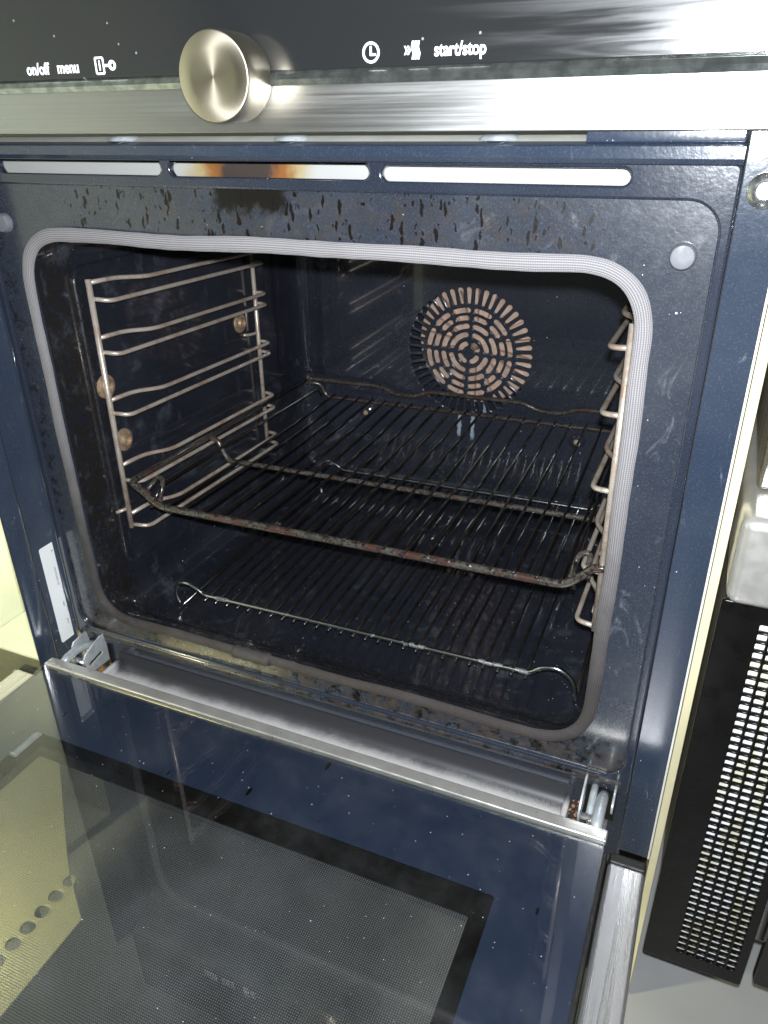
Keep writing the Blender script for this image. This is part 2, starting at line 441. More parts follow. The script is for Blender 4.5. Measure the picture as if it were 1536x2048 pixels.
def platemesh(name, outer, holes, th, bev=0.0, res=1):
    """flat plate with holes, in local XY with thickness along Z (centred)"""
    cu = bpy.data.curves.new(name, 'CURVE'); cu.dimensions = '2D'; cu.fill_mode = 'BOTH'
    cu.extrude = max(th / 2 - bev, 1e-5); cu.bevel_depth = bev; cu.bevel_resolution = res; cu.offset = -bev
    for loop in [outer] + list(holes):
        sp = cu.splines.new('POLY'); sp.points.add(len(loop) - 1)
        for i, p in enumerate(loop): sp.points[i].co = (p[0], p[1], 0, 1)
        sp.use_cyclic_u = True
    o = bpy.data.objects.new('tmp', cu); COL.objects.link(o)
    dg = bpy.context.evaluated_depsgraph_get(); me = bpy.data.meshes.new_from_object(o.evaluated_get(dg))
    bpy.data.objects.remove(o); bpy.data.curves.remove(cu); me.name = name; me.materials.clear()
    return me
FRONT = Matrix(((1, 0, 0, 0), (0, 0, 1, 0), (0, 1, 0, 0), (0, 0, 0, 1)))   # local (x,y,z) -> world (x, z, y): plate lies in the XZ plane
def plate(name, outer, holes, th, y, mat, parent=None, bev=0.0):
    me = platemesh(name, outer, holes, th, bev, 2 if len(holes) < 20 else 1); me.transform(Matrix.Translation((0, y, 0)) @ FRONT); me.flip_normals()
    o = link(name, me, mat, parent); autosmooth(me, 50) if bev else None
    return o
def hplate(name, outer, holes, th, z, mat, parent=None, bev=0.0):
    me = platemesh(name, outer, holes, th, bev); me.transform(Matrix.Translation((0, 0, z)))
    return link(name, me, mat, parent)
def textmesh(body, size, sx=1.0, bold=.012):
    cu = bpy.data.curves.new('t', 'FONT'); cu.body = body; cu.size = size; cu.extrude = .00008; cu.align_x = 'CENTER'; cu.align_y = 'CENTER'; cu.offset = size * bold
    o = bpy.data.objects.new('tmp', cu); COL.objects.link(o)
    dg = bpy.context.evaluated_depsgraph_get(); me = bpy.data.meshes.new_from_object(o.evaluated_get(dg))
    bpy.data.objects.remove(o); bpy.data.curves.remove(cu); me.materials.clear()
    me.transform(Matrix.Diagonal((sx, 1, 1, 1))); return me
def lathe(name, prof, seg=48, axis='Y'):
    """profile of (radius, height) turned about an axis"""
    V = []; F = []
    for (r, h) in prof:
        for k in range(seg):
            a = 2 * math.pi * k / seg
            V.append((r * math.cos(a), h, r * math.sin(a)) if axis == 'Y' else (h, r * math.cos(a), r * math.sin(a)) if axis == 'X' else (r * math.cos(a), r * math.sin(a), h))
    for i in range(len(prof) - 1):
        for k in range(seg):
            F.append((i * seg + k, i * seg + (k + 1) % seg, (i + 1) * seg + (k + 1) % seg, (i + 1) * seg + k))
    F.append(tuple(range(seg))); F.append(tuple((len(prof) - 1) * seg + k for k in reversed(range(seg))))
    me = mesh(name, V, F)
    bm = bmesh.new(); bm.from_mesh(me); bmesh.ops.recalc_face_normals(bm, faces=bm.faces[:]); bm.to_mesh(me); bm.free()
    return me
def turned(name, prof, loc, mat, parent, axis='Y', seg=40, smooth=True):
    o = link(name, lathe(name, prof, seg, axis), mat, parent, False); o.location = loc
    if smooth: autosmooth(o.data, 35)
    return o
def autosmooth(me, deg):
    me.polygons.foreach_set('use_smooth', [True] * len(me.polygons))
    bm = bmesh.new(); bm.from_mesh(me)
    for e in bm.edges:
        if len(e.link_faces) == 2 and e.calc_face_angle(0) > R(deg): e.smooth = False
    bm.to_mesh(me); bm.free()
def extr(name, prof, z0, z1, mat, parent=None, th=.0012, plane='XY'):
    """open polyline profile pulled straight along an axis, with thickness"""
    P = [Vector((a, b)) for a, b in prof]; off = []
    for i in range(len(P)):
        d = (P[min(i + 1, len(P) - 1)] - P[max(i - 1, 0)]).normalized(); off.append(P[i] + Vector((-d.y, d.x)) * th)
    loop = P + off[::-1]; n = len(loop); V = []; F = []
    for s in (z0, z1):
        for p in loop: V.append((p.x, p.y, s) if plane == 'XY' else (s, p.x, p.y))
    for i in range(n): F.append((i, (i + 1) % n, n + (i + 1) % n, n + i))
    m = len(P)
    for i in range(m - 1):
        F.append((i, n - 1 - i, n - 2 - i, i + 1)); F.append((n + i, n + i + 1, n + n - 2 - i, n + n - 1 - i))
    me = mesh(name, V, F); bm = bmesh.new(); bm.from_mesh(me); bmesh.ops.recalc_face_normals(bm, faces=bm.faces[:]); bm.to_mesh(me); bm.free()
    o = link(name, me, mat, parent); autosmooth(me, 40); return o

# ---------------------------------------------------------------- the setting
tag(box('bench', (-2.5, -2.0, -.36), (2.5, 1.2, -.33), 'bench', None, 0), 'plain grey bench surface under everything', kind='structure')
wl = tag(box('wall', (-.475, -.60, -.33), (-.447, .9, 1.2), 'creamwall', None, .001), 'pale cream wall left of the oven', kind='structure')

# ---------------------------------------------------------------- the oven
oven = tag(empty('oven', (0, 0, 0)), 'dirty navy enamel built-in oven with its door folded open', 'oven')
# front plates
slots = [rrect(-.250, -.096, .4065, .4170, .005, 6), rrect(-.088, .0655, .4062, .4155, .0046, 6), rrect(.0745, .226, .4055, .4145, .0045, 6)]
plate('front_rim', rrect(-.2832, .2832, -.0465, .4178, .004, 3), [rrect(-.2765, .2765, -.031, .3985, .018, 8)] + slots, .006, -.0015, 'rim', oven, .0016)
plate('front_panel', rrect(-.2790, .2790, -.0335, .4005, .012, 6), [rrect(-.2432, .2432, -.0085, .3605, .034, 10)], .0022, .0002, 'front', oven, .0)
box('slot_backing', (-.27, .013, .400), (.27, .015, .4215), 'slotback', oven, 0)
box('lower_panel', (-.2832, .0004, -.125), (.2832, .004, -.0435), 'rim', oven, .0008)
# top band and the pale sheet above it
extr('top_band', [(.001, .4182), (-.0085, .4182), (-.0105, .4202), (-.0105, .4255), (-.0085, .4268), (.004, .4272)], -.305, .2828, 'flange', oven, .0012, 'YZ')
box('band_end', (.2005, -.0102, .4275), (.2824, .004, .4345), 'flange', oven, .0012)
tp = extr('top_sheet', [(-.0075, .4262), (-.0055, .4268), (.0075, .4302), (.012, .4303), (.30, .4290)], -.30, .2000, 'pale', oven, .0008, 'YZ')
for i, (bx_, by_) in enumerate(((-.130, .0035), (.008, .0035), (.1475, .0035))):
    turned('rivet', [(.0125, 0), (.0115, .0016), (.0095, .0028), (.0078, .0031), (.002, .0032)], (bx_, by_, .4285), 'zinc', tp, 'Z', 28)
# side flanges
extr('side_flange', [(-.2834, -.001), (-.2880, -.0022), (-.2912, -.0065), (-.2924, -.030), (-.2945, -.0335), (-.2985, -.0455), (-.3005, -.0465)], -.112, .4345, 'flange', oven, .0013)
tube('fold_highlight_bead', [(-.2921, -.0312, -.110), (-.2921, -.0312, .433)], .0011, 'polish', oven, 0, 16)  # bead added to catch the flash as a thin bright line
tube('rim_highlight_bead', [(-.2836, -.0042, -.040), (-.2836, -.0042, .4165)], .0010, 'polish', oven, 0, 16)  # second bead added on the left edge for another highlight line
mf = plate('mounting_flange', rrect(.2838, .3066, -.1095, .4345, .0015, 2), [], .002, -.0025, 'flange', oven, .0004)
box('flange_edge', (.3068, -.0042, -.1095), (.3084, .02, .4345), 'pale', mf, .0003)
turned('screw', [(.0092, 0), (.0092, -.0014), (.0072, -.0036), (.0052, -.0042), (.0044, -.0012), (.001, -.0010)], (.2958, -.0035, .4045), 'screwsteel', mf)
for sx in (-1, 1):
    turned('bump_stop', [(.0076, 0), (.0074, -.004), (.0064, -.0058), (.0055, -.0060), (.002, -.0060)], (.2600 * sx, -.001, .3690), 'grey', oven)
# rating label on the inward face of the left flange
lab = platemesh('rating_label', rrect(-.0235, -.0025, -.0455, .0675, .0022, 5), [], .0004)
lab.transform(Matrix(((0, 0, 1, -.2898), (1, 0, 0, 0), (0, 1, 0, 0), (0, 0, 0, 1))))
lb = link('rating_label', lab, 'white', oven)
def label_text(body, size, y, z):
    me = textmesh(body, size)
    # text runs down the label: local x -> -z, local y -> +y? (faces +x)
    me.transform(Matrix(((0, 0, 1, -.2895), (0, 1, 0, y), (-1, 0, 0, z), (0, 0, 0, 1))))
    o = link('print', me, 'ink', lb)
for body, sz, yy, zz in (('HN672GQS1S 05', .0030, -.0105, .030), ('A', .0042, -.0088, .059), ('9604', .0028, -.0100, -.004), ('00192', .0026, -.0100, -.0255), ('230 V  50 Hz', .0016, -.0068, .012), ('max 3650 W', .0016, -.0068, -.012), ('. . .', .0016, -.014, -.022)):
    label_text(body, sz, yy, zz)

# cavity shell
def cavity():
    loops = []
    rings = [(.001, .2434, -.0075, .3605, .034), (.006, .2434, -.0085, .3612, .034), (.016, .2436, -.0135, .3618, .032), (.027, .2438, -.0225, .362, .030), (.038, .244, -.0255, .362, .028),
             (.12, .244, -.0258, .362, .028), (.26, .244, -.0258, .362, .028), (.400, .2435, -.0255, .3615, .028), (.416, .2415, -.0235, .3595, .028), (.427, .2350, -.0170, .353, .026), (.4315, .2235, -.005, .342, .024)]
    V = []; F = []; n = None
    for (y, hx, z0, z1, r) in rings:
        p = rrect(-hx, hx, z0, z1, r, 9)
        # more points along straight edges not needed; shading is per ring
        n = len(p); V += [(a, y, b) for a, b in p]
    for i in range(len(rings) - 1):
        for k in range(n):
            F.append((i * n + k, (i + 1) * n + k, (i + 1) * n + (k + 1) % n, i * n + (k + 1) % n))
    p = rrect(-.2035, .2035, .044, .322, .02, 9)
    V += [(a, .4320, b) for a, b in p]; i = len(rings) - 1
    for k in range(n): F.append((i * n + k, (i + 1) * n + k, (i + 1) * n + (k + 1) % n, i * n + (k + 1) % n))
    return mesh('cavity', V, F)
cv = link('cavity', cavity(), 'cavity', oven, True)
# pressed panels in the cavity's side walls
for sx in (-1, 1):
    me = platemesh('side_panel', rrect(.040, .395, .022, .328, .016, 6), [], .005, .0022, 2)
    me.transform(Matrix(((0, 0, 1, .2435 * sx), (1, 0, 0, 0), (0, 1, 0, 0), (0, 0, 0, 1))))
    o = link('side_panel', me, 'cavity', oven); autosmooth(me, 50)
# back panel with the fan grille
FX, FZ = .0025, .1745
def arcslot(r, w, a0, a1, n=5):
    pts = []
    ri, ro = r - w / 2, r + w / 2; e = (w / 2) / r
    for k in range(n + 1):
        a = a0 + e + (a1 - a0 - 2 * e) * k / n; pts.append((FX + ro * math.cos(a), FZ + ro * math.sin(a)))
    for k in range(1, 4):
        a = a1 - e; t = math.pi * k / 4; c = (r * math.cos(a), r * math.sin(a))
        pts.append((FX + c[0] + w / 2 * (math.cos(t) * math.cos(a) - math.sin(t) * math.sin(a)), FZ + c[1] + w / 2 * (math.cos(t) * math.sin(a) + math.sin(t) * math.cos(a))))
    for k in range(n + 1):
        a = a1 - e - (a1 - a0 - 2 * e) * k / n; pts.append((FX + ri * math.cos(a), FZ + ri * math.sin(a)))
    for k in range(1, 4):
        a = a0 + e; t = math.pi + math.pi * k / 4
        pts.append((FX + r * math.cos(a) + w / 2 * (math.cos(t) * math.cos(a) - math.sin(t) * math.sin(a)), FZ + r * math.sin(a) + w / 2 * (math.cos(t) * math.sin(a) + math.sin(t) * math.cos(a))))
    return pts
def raydrop(r0, r1, w0, w1, a):
    pts = []
    d = Vector((math.cos(a), math.sin(a))); nn = Vector((-d.y, d.x)); c = Vector((FX, FZ))
    for k in range(7):
        t = -math.pi / 2 + math.pi * k / 6; pts.append(tuple(c + d * (r1 - w1 / 2 + w1 / 2 * math.cos(t)) + nn * (w1 / 2 * math.sin(t))))
    for k in range(5):
        t = math.pi / 2 + math.pi * k / 4; pts.append(tuple(c + d * (r0 + w0 / 2 + w0 / 2 * math.cos(t)) + nn * (w0 / 2 * math.sin(t))))
    return pts
holes = []
T = 2 * math.pi
for cnt, r, w, gap, ph in ((4, .0118, .0066, .30, .0), (4, .0232, .0068, .14, .0), (8, .0335, .0068, .105, .0), (12, .0437, .0064, .135, .0), (12, .0532, .0066, .115, .0)):
    for k in range(cnt):
        a0 = T * k / cnt + ph + R(-3); holes.append(arcslot(r, w, a0 + gap / 2 * (.0335 / r if r > .02 else 1), a0 + T / cnt - gap / 2 * (.0335 / r if r > .02 else 1)))
for k in range(44): holes.append(raydrop(.0607, .0812, .0038, .0066, T * k / 44 + .03))
bp = plate('back_panel', rrect(-.2040, .2040, .0440, .3220, .02, 8), holes, .0030, .4300, 'back', oven, .0009)
fd = turned('fan_plate', [(.0775, 0), (.0785, .001), (.0785, .010), (.04, .011)], (FX + .004, .4535, FZ + .006), 'copper', bp)
for k in range(18):
    a = T * k / 18; c, s = math.cos(a), math.sin(a)
    me = boxmesh('fan_blade', (-.0007, -.009, .030), (.0007, 0, .070), 0)
    o = link('fan_blade', me, 'copper', bp); o.location = (FX + .004, .4535, FZ + .006); o.rotation_euler = (0, a, 0)
turned('fan_nut', [(.006, 0), (.006, -.010), (.004, -.014), (.002, -.014)], (FX + .004, .4535, FZ + .006), 'brass', bp, seg=6)
fc = plate('fan_chamber', rrect(-.12, .12, .06, .30, .02, 6), [], .002, .485, 'back', bp)
for (sx, sz) in ((-.141, .0775), (.148, .0765)):
    turned('panel_screw', [(.011, 0), (.010, -.0012), (.0062, -.0030), (.0058, -.0042), (.0035, -.0046), (.0032, -.0030), (.001, -.0030)], (sx, .4290, sz), 'back', bp, seg=28)
    turned('screw_head', [(.0036, 0), (.0034, -.0016), (.0010, -.0020)], (sx, .4258, sz), 'brass', bp, seg=20)
for (by, bz) in ((.055, .216), (.066, .1575), (.289, .2235)):
    turned('wall_bolt', [(.0118, 0), (.0112, .0016), (.0072, .0030), (.0060, .0060), (.0040, .0062), (.0036, .0036), (.001, .0036)], (-.2412, by, bz), 'brass', oven, 'X', 30)
    turned('wall_bolt', [(.0118, 0), (.0112, -.0016), (.0072, -.0030), (.0060, -.0060), (.0040, -.0062), (.0036, -.0036), (.001, -.0036)], (.2412, by, bz), 'brass', oven, 'X', 30)

# braided door seal
def seal():
    path = fillet([(-.2456, 0, .3622), (.2456, 0, .3622), (.2456, 0, -.0082), (-.2456, 0, -.0082)], .046, 14, True)
    # resample evenly
    P = path + [path[0]]; L = [0]
    for i in range(1, len(P)): L.append(L[-1] + (P[i] - P[i - 1]).length)
    N = 420; pts = []; j = 0
    for k in range(N):
        s = L[-1] * k / N
        while L[j + 1] < s: j += 1
        t = (s - L[j]) / max(1e-9, L[j + 1] - L[j]); p = P[j].lerp(P[j + 1], t)
        ph = k / N * T
        p = p + Vector((.0005 * math.sin(5 * ph + 1) + .0003 * math.sin(17 * ph), -.0045, .0006 * math.sin(7 * ph) + .0004 * math.sin(13 * ph + 2)))
        pts.append(p)
    seg = 80
    def sect(a):
        rr = 1 + .022 * math.cos(20 * a); return (rr * math.cos(a) * .55, rr * math.sin(a))
    rad = [.0052 * (1 + .03 * math.sin(9 * k / N * T) + .02 * math.sin(23 * k / N * T) + .025 * math.sin(61 * k / N * T + 1) * math.sin(7 * k / N * T)) for k in range(N)]
    me = tubemesh('door_seal', pts, rad, seg, True, sect)
    uv = me.uv_layers.new(name='UVMap'); per = L[-1]
    for poly in me.polygons:
        for li, vi in zip(poly.loop_indices, poly.vertices):
            i, k = divmod(vi, seg); u = i / N
            if poly.index // seg == N - 1 and i == 0: u = 1.0
            v = k / seg
            if poly.index % seg == seg - 1 and k == 0: v = 1.0
            uv.data[li].uv = (u * per, v)
    return me, pts
sm, seal_pts = seal()
sl = link('door_seal', sm, 'seal', oven, True)
# overlapping sleeve where the seal's ends meet
js = sorted([p for p in seal_pts if p.z < -.006 and -.088 < p.x < -.043], key=lambda p: p.x)
if len(js) > 3:
    tube('seal_joint', [p + Vector((0, -.0004, .0003)) for p in js], [.0062 + .0005 * math.sin(i * 2.3) for i in range(len(js))], 'seal', sl, 0, 24)

# sill under the opening
extr('sill_ridge', [(-.0008, -.0305), (-.0042, -.0330), (-.0055, -.0370), (-.0045, -.0415), (-.0008, -.0455)], -.2765, .2765, 'front', oven, .001, 'YZ')
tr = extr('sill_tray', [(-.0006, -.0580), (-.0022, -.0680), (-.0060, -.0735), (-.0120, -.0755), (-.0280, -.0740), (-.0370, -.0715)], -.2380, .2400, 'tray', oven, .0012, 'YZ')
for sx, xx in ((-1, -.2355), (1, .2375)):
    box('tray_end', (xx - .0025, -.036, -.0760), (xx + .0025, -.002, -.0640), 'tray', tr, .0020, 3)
box('tray_lip', (-.243, -.0415, -.0700), (.246, -.0375, -.0665), 'steel', tr, .0008)
# hinges
def hinge(sx):
    def X(a): return a * sx
    h = box('hinge', (min(X(.2755), X(.2480)), -.0035, -.0800), (max(X(.2755), X(.2480)), -.0008, -.0300), 'black', oven, .0004)
    def cheek(xa, poly, slot):
        me = platemesh('cheek', poly, [slot] if slot else [], .0018, .0003)
        me.transform(Matrix(((0, 0, 1, xa), (1, 0, 0, 0), (0, 1, 0, 0), (0, 0, 0, 1)))); link('cheek', me, 'zinc', h)
    c1 = [(-.0015, -.0355), (-.010, -.0345), (-.0325, -.0420), (-.0365, -.0475), (-.0350, -.0545), (-.0315, -.0670), (-.0015, -.0690)]
    # slanted slot
    sl_ = []
    A, B = Vector((-.0125, -.0535)), Vector((-.0285, -.0565)); d = (B - A).normalized(); nn = Vector((-d.y, d.x)); w_ = .0021
    for k in range(7): t = -math.pi / 2 + math.pi * k / 6; sl_.append(tuple(B + d * w_ * math.cos(t) + nn * w_ * math.sin(t)))
    for k in range(7): t = math.pi / 2 + math.pi * k / 6; sl_.append(tuple(A + d * w_ * math.cos(t) + nn * w_ * math.sin(t)))
    cheek(X(.2500), c1, sl_)
    cheek(X(.2735), [(-.0015, -.0370), (-.024, -.0400), (-.027, -.0440), (-.025, -.050), (-.0015, -.0600)], None)
    box('bridge', (min(X(.2735), X(.2500)), -.0035, -.0362), (max(X(.2735), X(.2500)), -.0012, -.0345), 'zinc', h, .0004)
    # curved hook arm and its pin
    arm = fillet([(X(.2650), -.004, -.052), (X(.2650), -.024, -.0430), (X(.2650), -.046, -.0440), (X(.2650), -.0530, -.0560), (X(.2650), -.0500, -.0680)], .012, 6)
    link('hook_arm', tubemesh('hook_arm', arm, .0045, 12), 'zinc', h, True)
    arm2 = [(X(.2575), -.003, -.046), (X(.2575), -.024, -.0520), (X(.2575), -.042, -.0600), (X(.2575), -.050, -.072)]
    link('link_bar', tubemesh('link_bar', fillet(arm2, .01), .0030, 10), 'zinc', h, True)
    tube('pin', [(X(.2515), -.0335, -.0530), (X(.2720), -.0335, -.0530)], .0040, 'steel_y', h, 0, 14)
    tube('roller', [(X(.2520), -.0405, -.0560), (X(.2570), -.0405, -.0560)], .0060, 'black', h, 0, 18)
hinge(-1); hinge(1)

# casing behind the front
def casing():
    bm = bmesh.new()
    for lo, hi in (((-.282, .016, -.12), (-.279, .50, .4185)), ((.279, .016, -.12), (.282, .50, .4185)), ((-.279, .016, -.12), (.279, .50, -.117)), ((-.279, .497, -.117), (.279, .50, .4185))):
        bmesh.ops.create_cube(bm, size=1, matrix=Matrix.Translation([(lo[i] + hi[i]) / 2 for i in range(3)]) @ Matrix.Diagonal([hi[i] - lo[i] for i in range(3)] + [1]))
    me = bpy.data.meshes.new('casing'); bm.to_mesh(me); bm.free(); return me
link('casing', casing(), 'casing', oven)
box('plinth', (-.275, .03, -.329), (.275, .48, -.1205), 'black', oven, .002)

# control panel
PY = -.016
cp = box('control_panel', (-.3065, PY, .4335), (.3065, .03, .4600), 'steel', oven, .0008)
extr('panel_edge', [(PY - .0002, .4604), (PY - .0016, .4620), (PY + .0030, .4668)], -.3062, .3062, 'glassedge', cp, .0015, 'YZ')
box('panel_glass', (-.3065, PY, .4672), (.3065, .03, .575), 'panelglass', cp, .0009)
box('panel_core', (-.304, PY + .004, .4590), (.304, .025, .4680), 'black', cp, 0)
def ontext(body, size, x, z, sx=.86, bold=.02):
    me = textmesh(body, size, sx, bold); me.transform(Matrix(((1, 0, 0, x), (0, 0, -1, PY - .0002), (0, 1, 0, z), (0, 0, 0, 1)))); return link('lettering', me, 'lit', cp)
ontext('on/off', .0100, -.1801, .4737); ontext('menu', .0100, -.1529, .4740); ontext('start/stop', .0094, .1280, .4746, .82, .022)
def icon(name, outer, holes_):
    me = platemesh(name, outer, holes_, .0003); me.transform(Matrix.Translation((0, PY - .0002, 0)) @ FRONT); link(name, me, 'lit', cp)
def circ(cx, cz, r, n=28): return [(cx + r * math.cos(T * k / n), cz + r * math.sin(T * k / n)) for k in range(n)]
cx, cz = .0741, .4748
icon('clock_symbol', circ(cx, cz, .0054), [circ(cx, cz, .0041)])
icon('clock_hand', [(cx - .0007, cz + .0032), (cx + .0005, cz + .0032), (cx + .0005, cz - .0005), (cx + .0030, cz - .0005), (cx + .0030, cz - .0017), (cx - .0007, cz - .0017)], [])
cx, cz = -.1252, .4744
icon('info_symbol', rrect(cx - .0038, cx + .0038, cz - .0052, cz + .0052, .0012, 3), [rrect(cx - .0027, cx + .0027, cz - .0040, cz + .0040, .0006, 2)])
ontext('i', .0088, cx, cz, 1.0)
icon('key_bow', circ(cx + .0105, cz, .0030, 20), [circ(cx + .0108, cz, .0013, 16)])
icon('key_blade', [(cx + .0046, cz - .0008), (cx + .0079, cz - .0008), (cx + .0079, cz + .0008), (cx + .0046, cz + .0008)], [])
cx, cz = .1000, .4750
for k, dx in enumerate((0, .0017, .0034)):
    icon('heat_symbol', [(cx + dx - .0006, cz - .0045), (cx + dx + .0006, cz - .0045), (cx + dx + .0012, cz - .0015), (cx + dx + .0002, cz + .0015), (cx + dx + .0008, cz + .0045), (cx + dx - .0004, cz + .0045), (cx + dx - .0010, cz + .0015), (cx + dx, cz - .0015)], [])
for dx in (-.0045, -.0026):
    icon('arrow_symbol', [(cx + dx - .0008, cz - .0022), (cx + dx + .0002, cz - .0022), (cx + dx + .0014, cz), (cx + dx + .0002, cz + .0022), (cx + dx - .0008, cz + .0022), (cx + dx + .0004, cz)], [])
kb = turned('knob', [(.0238, 0), (.0246, -.002), (.0250, -.018), (.0249, -.0258), (.0243, -.0276), (.0236, -.0280), (.0150, -.0278), (.0006, -.0275)], (-.0172, PY, .4642), 'knob', oven, seg=96)

# ---------------------------------------------------------------- door, folded down
DZ = -.040
door = link('door', platemesh('door', rrect(-.3055, .3055, -.520, -.068, .004, 3), [], .004), 'outer', oven); door.location.z = -.086
hplate('inner_glass', rrect(-.2745, .2745, -.500, -.0620, .002, 3), [], .004, DZ - .002 + .086, 'glass', door, .0006)
win = rrect(-.2150, .2100, -.468, -.1335, .002, 2)
hplate('border_print', rrect(-.2735, .2735, -.499, -.0630, .002, 3), [win], .0004, DZ - .0046 + .086, 'print', door)
hplate('spacer_print', rrect(-.262, .262, -.49, -.08, .002, 3), [rrect(-.198, .196, -.455, -.1490, .002, 2)], .0006, -.0535 + .086, 'black', door)
hplate('dotted_pane', rrect(-.262, .262, -.49, -.08, .002, 3), [], .0006, -.0545 + .086, 'dots', door)
def dbox(name, lo, hi, mat, bev=.0008): return box(name, (lo[0], lo[1], lo[2] + .086), (hi[0], hi[1], hi[2] + .086), mat, door, bev)
dbox('glass_strip', (-.2755, -.0618, -.0452), (.2745, -.0505, -.0392), 'plainsteel', .0012)
for sx in (-1, 1):
    lo, hi = (.2785, .3050)
    a, b = (lo, hi) if sx > 0 else (-hi, -lo)
    dbox('side_rail', (a, -.515, -.083), (b, -.0700, -.0480), 'steel_y', .003)
    dbox('rail_end', (a, -.0695, -.080), (b, -.0600, -.0490), 'rubber', .002)
    dbox('glass_holder', ((.2660 if sx > 0 else -.2770), -.500, -.0835), ((.2770 if sx > 0 else -.2660), -.064, -.0470), 'rubber', .001)
dbox('glass_clip', (-.226, -.160, -.0525), (-.214, -.128, -.0475), 'zinc')
dbox('door_front', (-.303, -.519, -.0825), (.303, -.502, -.046), 'steel', .002)

# ---------------------------------------------------------------- shelf supports
def support(sx, label):
    t = tag(empty('shelf_support', (.236 * sx, .18, .06)), label, 'shelf support', 'wire shelf supports hung in the cavity')
    o0 = Vector(t.location)
    def P(x, y, z): return Vector((x * sx, y, z - .030 * (y - .05))) - o0
    tube('post', [P(.2350, .0485, .068), P(.2330, .0490, .317)], .0028, 'chrome', t, 0, 12)
    tube('post', [P(.2350, .3170, .068), P(.2340, .3170, .325)], .0026, 'chrome', t, 0, 12)
    for za, zb in ((.314, .300), (.2645, .2515), (.2050, .1920), (.1380, .1215), (.0840, .0710)):
        tube('wire', [P(.2330, .0500, za), P(.2320, .082, za), P(.2190, .108, za - .002), P(.2190, .3190, za - .002), P(.2370, .3200, za - .002)], .0021, 'chrome', t, .012, 10)
        tube('wire', [P(.2330, .0500, zb), P(.2185, .0560, zb - .002), P(.2185, .3190, zb - .002), P(.2370, .3200, zb - .002)], .0021, 'chrome', t, .010, 10)
    tube('hook', [P(.2350, .3170, .2140), P(.2370, .3020, .2140), P(.2400, .2930, .2150)], .0018, 'chrome', t, .004, 8)
    tube('hook', [P(.2350, .0490, .0900), P(.2420, .0380, .0880)], .0018, 'chrome', t, 0, 8)
support(-1, 'tarnished wire shelf support on the left cavity wall')
support(1, 'wire shelf support on the right, mostly hidden behind the seal')

# ---------------------------------------------------------------- upper rack
rk = tag(empty('wire_rack', (.008, .23, .1235)), 'upper black greasy wire rack with thick front bar and wavy back rod', 'oven rack', 'wire racks in the oven')
rk.rotation_euler = (R(-1.2), 0, R(1.2))
def U(x, y, z): return (x, y - .23, z - .1235)
HX = .2275
fr_pts = [U(-HX, .413, .1235), U(-HX, .058, .1235), U(-HX, .0425, .1230), U(-.214, .0425, .1160), U(-.196, .0425, .1020), U(.196, .0425, .1020), U(.208, .0425, .1130), U(.216, .0425, .1225), U(HX, .0425, .1235), U(HX, .058, .1235), U(HX, .413, .1235)]
fpath = fillet(fr_pts, .009, 5)
tube('frame', fpath, [(.0030 + .0006 * max(0, min(1, (-.150 - p.y) / .03))) for p in fpath], 'rackfront', rk, 0, 14)
bk = [U(-HX, .411, .1235), U(-HX, .4225, .1235), U(-.118, .4225, .1235), U(-.100, .4225, .1150), U(-.070, .4225, .1150), U(-.052, .4225, .1235), U(.075, .4225, .1235), U(.093, .4225, .1150), U(.123, .4225, .1150), U(.141, .4225, .1235), U(HX, .4225, .1235), U(HX, .411, .1235)]
tube('back_rod', bk, .0029, 'rackfront', rk, .012, 12)
tube('rear_bar', [U(-.2225, .405, .1225), U(-.205, .413, .1215), U(-.197, .4145, .1030), U(.197, .4145, .1030), U(.205, .413, .1215), U(.2225, .405, .1225)], .0024, 'rackfront', rk, .008, 10)
tube('cross_bar', [U(-HX, .176, .1235), U(-.2155, .176, .1220), U(-.2045, .176, .0985), U(.2045, .176, .0985), U(.2155, .176, .1220), U(HX, .176, .1235)], .0028, 'rackfront', rk, .008, 12)
wme = tubemesh('wire', [U(0, .0375, .1070), U(0, .060, .1046), U(0, .17, .1030), U(0, .30, .1040), U(0, .4165, .1065)], .00145, 8)
x0, x1 = -.1835, .1945
for k in range(21):
    o = link('wire', wme, 'rackwire', rk, k == 0); o.location = (x0 + (x1 - x0) * k / 20 - .002, 0, random.uniform(-.0004, .0004)); o.rotation_euler = (0, 0, R(random.uniform(-.15, .15)))
for sx in (-1, 1):
    tube('raised_wire', [U(.2040 * sx, .040, .1010), U(.2010 * sx, .0520, .1180), U(.2010 * sx, .070, .1200), U(.2010 * sx, .388, .1190), U(.2020 * sx, .4020, .1150), U(.2040 * sx, .413, .1045)], .0017, 'rackwire', rk, .008, 8)
    tube('arch', [U(.2130 * sx, .0425, .1120), U(.2110 * sx, .0640, .1240), U(.2020 * sx, .0600, .1230), U(.1985 * sx, .0450, .1030)], .0024, 'rackfront', rk, .008, 10)

